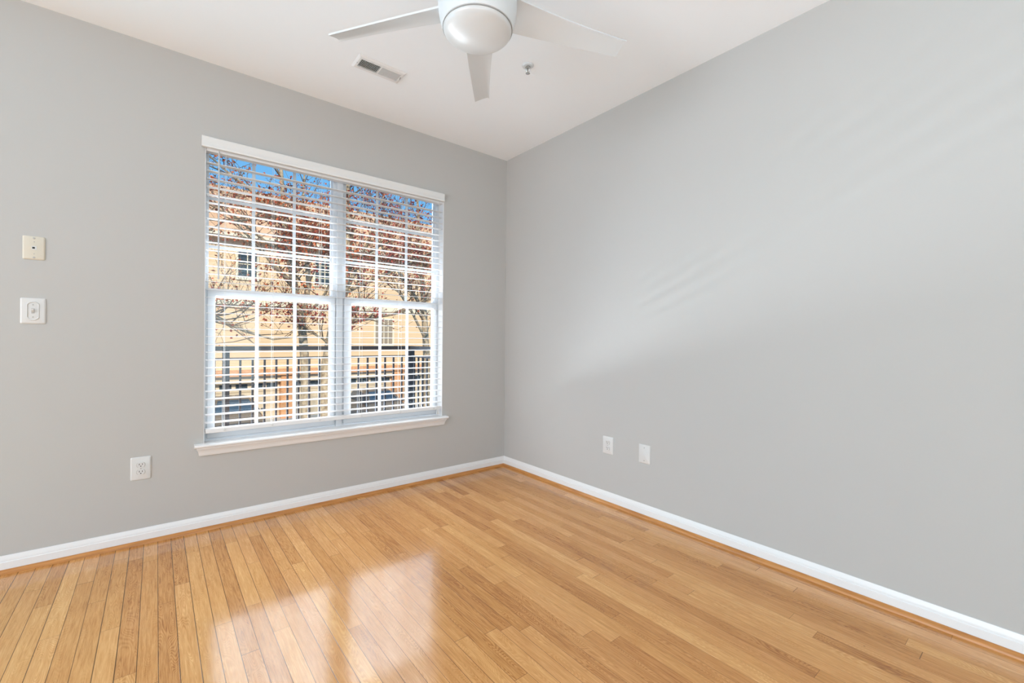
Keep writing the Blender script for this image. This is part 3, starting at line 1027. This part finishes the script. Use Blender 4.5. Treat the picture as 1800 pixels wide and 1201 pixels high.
def tree(name, label, Y, limbs, leafm, density, extra=()):
    """limbs: list of (points (x, z) or (x, y, z), start radius, end radius, side branches, level)"""
    base = limbs[0][0][0]
    root = empty(name, (base[0], Y, GZ), label, 'tree', 'bare trees outside the window')
    mb, tw = MB(), MB()
    tips = []
    for pts, r0, r1, nb, lev in limbs:
        P = []
        yy = Y
        for k, q in enumerate(pts):
            if len(q) == 3:
                P.append(Vector(q))
            else:
                P.append(Vector((q[0], yy, q[1])))
        n = len(P)
        R = [r0 + (r1 - r0) * k / (n - 1) for k in range(n)]
        mb.tube(P, R, 9 if r0 > 0.05 else 6)
        for b in range(nb):
            t = rnd(0.15, 1.0) * (n - 1)
            j = min(int(t), n - 2)
            q = P[j].lerp(P[j + 1], t - j)
            if q.z < 0.9:
                continue
            ax = (P[j + 1] - P[j]).normalized()
            side = Vector((rnd(-1, 1), rnd(-0.8, 0.8), rnd(-0.2, 0.9)))
            spread(tw, tips, q, ax * 0.5 + side, max(R[j] * 0.38, 0.007), rnd(0.7, 1.5), lev)
    part(mb, 'trunk', BARK, root, smooth=True, angle=60)
    part(tw, 'branches', TWIG, root)
    lm = MB()
    for p, d in tips:
        band = density(p)
        for _ in range(int(band + random.random())):
            c = p + Vector((rnd(-.12, .12), rnd(-.12, .12), rnd(-.12, .08)))
            a = Vector((rnd(-1, 1), rnd(-1, 1), rnd(-1, 0.3))).normalized()
            s = a.cross(Vector((rnd(-1, 1), rnd(-1, 1), rnd(-1, 1)))).normalized()
            ln, wd = rnd(0.05, 0.09), rnd(0.02, 0.036)
            nn = a.cross(s) * wd * 0.35
            lm.add([c, c + a * ln * 0.5 + s * wd + nn, c + a * ln, c + a * ln * 0.5 - s * wd + nn], [(0, 1, 2), (0, 2, 3)])
    if lm.v:
        part(lm, 'leaves', leafm, root)
    return root


def dens_a(p):
    return 4.0 if 2.6 < p.z < 4.6 and p.x > -0.9 else (1.3 if p.z > 1.2 else 0.8)


def dens_b(p):
    return 3.6 if 2.8 < p.z < 4.9 else (4.5 if p.x < 1.7 and p.z < 2.0 else 1.0)


tree('street_tree', 'bare tree with russet leaves and pale trunk seen left of the window centre', 8.5, [
    ([(0.44, GZ), (0.43, -1.21), (0.40, 0.47), (0.31, 1.59), (0.14, 2.41), (0.02, 3.08), (-0.08, 3.75), (-0.12, 4.48), (-0.16, 5.08), (-0.21, 6.2)], 0.125, 0.03, 16, 2),
    ([(0.31, 8.5, 1.59), (0.50, 8.6, 2.44), (0.47, 8.7, 3.14), (0.40, 8.8, 3.83), (0.42, 8.9, 4.53), (0.48, 9.0, 5.4)], 0.075, 0.02, 12, 2),
    ([(0.14, 8.5, 2.41), (-0.32, 8.3, 2.77), (-0.79, 8.1, 3.24), (-1.23, 8.0, 3.7)], 0.045, 0.012, 8, 2),
    ([(-0.08, 8.5, 3.75), (-0.78, 8.6, 4.53), (-1.23, 8.6, 4.82), (-1.7, 8.6, 5.2)], 0.05, 0.014, 6, 2),
    ([(0.31, 8.5, 1.59), (0.70, 8.3, 2.03), (1.04, 8.1, 2.78), (1.2, 8.0, 3.5)], 0.045, 0.012, 7, 2),
    ([(0.02, 8.5, 3.08), (-0.44, 8.8, 3.42), (-1.01, 9.0, 3.91), (-1.6, 9.2, 4.2)], 0.045, 0.012, 7, 2),
], LEAFO, dens_a)
tree('street_tree', 'larger forked tree with dark red leaves behind the window mullion, limbs reaching right', 8.5, [
    ([(0.88, GZ), (0.89, -1.27), (0.92, 0.32), (1.12, 1.62), (1.33, 2.36), (1.42, 3.41), (1.39, 4.28), (1.41, 5.03), (1.5, 6.2)], 0.20, 0.035, 14, 2),
    ([(1.35, 8.5, 2.29), (1.85, 8.4, 2.60), (2.24, 8.3, 2.79), (2.81, 8.2, 3.11), (3.9, 8.1, 3.75)], 0.055, 0.016, 12, 2),
    ([(1.40, 8.5, 2.37), (1.62, 8.6, 2.83), (1.80, 8.7, 3.23), (2.0, 8.8, 3.63), (2.25, 8.9, 4.28), (2.65, 9.0, 5.4)], 0.05, 0.015, 12, 2),
    ([(0.97, 8.5, 0.95), (0.70, 8.3, 1.15), (0.42, 8.2, 1.25), (0.15, 8.1, 1.30)], 0.03, 0.010, 12, 1),
    ([(0.99, 8.5, 1.0), (1.15, 8.2, 1.2), (1.25, 8.0, 1.35)], 0.03, 0.010, 8, 1),
    ([(1.15, 8.5, 1.48), (1.86, 8.2, 1.65), (2.66, 8.0, 1.83), (3.08, 7.9, 2.01), (4.0, 7.7, 2.82)], 0.075, 0.02, 10, 2),
], LEAFR, dens_b)
tree('street_tree', 'tree mostly hidden left of the window, one low limb crossing the left panes', 7.6, [
    ([(-2.9, GZ), (-2.85, 0.0), (-2.8, 1.5), (-2.7, 3.0), (-2.5, 5.8)], 0.16, 0.04, 10, 2),
    ([(-2.8, 7.6, 2.05), (-1.93, 7.7, 1.72), (-1.50, 7.8, 1.53), (-0.95, 7.9, 1.25), (-0.40, 8.0, 1.08), (0.35, 8.1, 1.17)], 0.065, 0.012, 20, 2),
    ([(-2.65, 7.6, 3.2), (-1.9, 7.7, 3.5), (-1.3, 7.8, 3.55), (-0.7, 7.9, 3.7)], 0.05, 0.012, 10, 2),
], LEAFO, lambda p: 1.0)
tree('street_tree', 'leafy russet tree standing beyond the right half of the window', 9.6, [
    ([(4.3, GZ), (4.3, 0.5), (4.2, 2.0), (4.1, 3.2), (4.0, 4.4), (3.9, 6.0)], 0.13, 0.03, 18, 2),
    ([(4.2, 9.6, 2.0), (3.5, 9.5, 2.9), (2.9, 9.4, 3.5), (2.4, 9.3, 4.2)], 0.06, 0.014, 12, 2),
    ([(4.2, 9.6, 1.2), (3.7, 9.4, 1.9), (3.2, 9.3, 2.5), (2.8, 9.2, 2.7)], 0.05, 0.012, 10, 2),
], LEAFO, lambda p: 2.6 if 2.9 < p.z < 4.6 else 0.8)
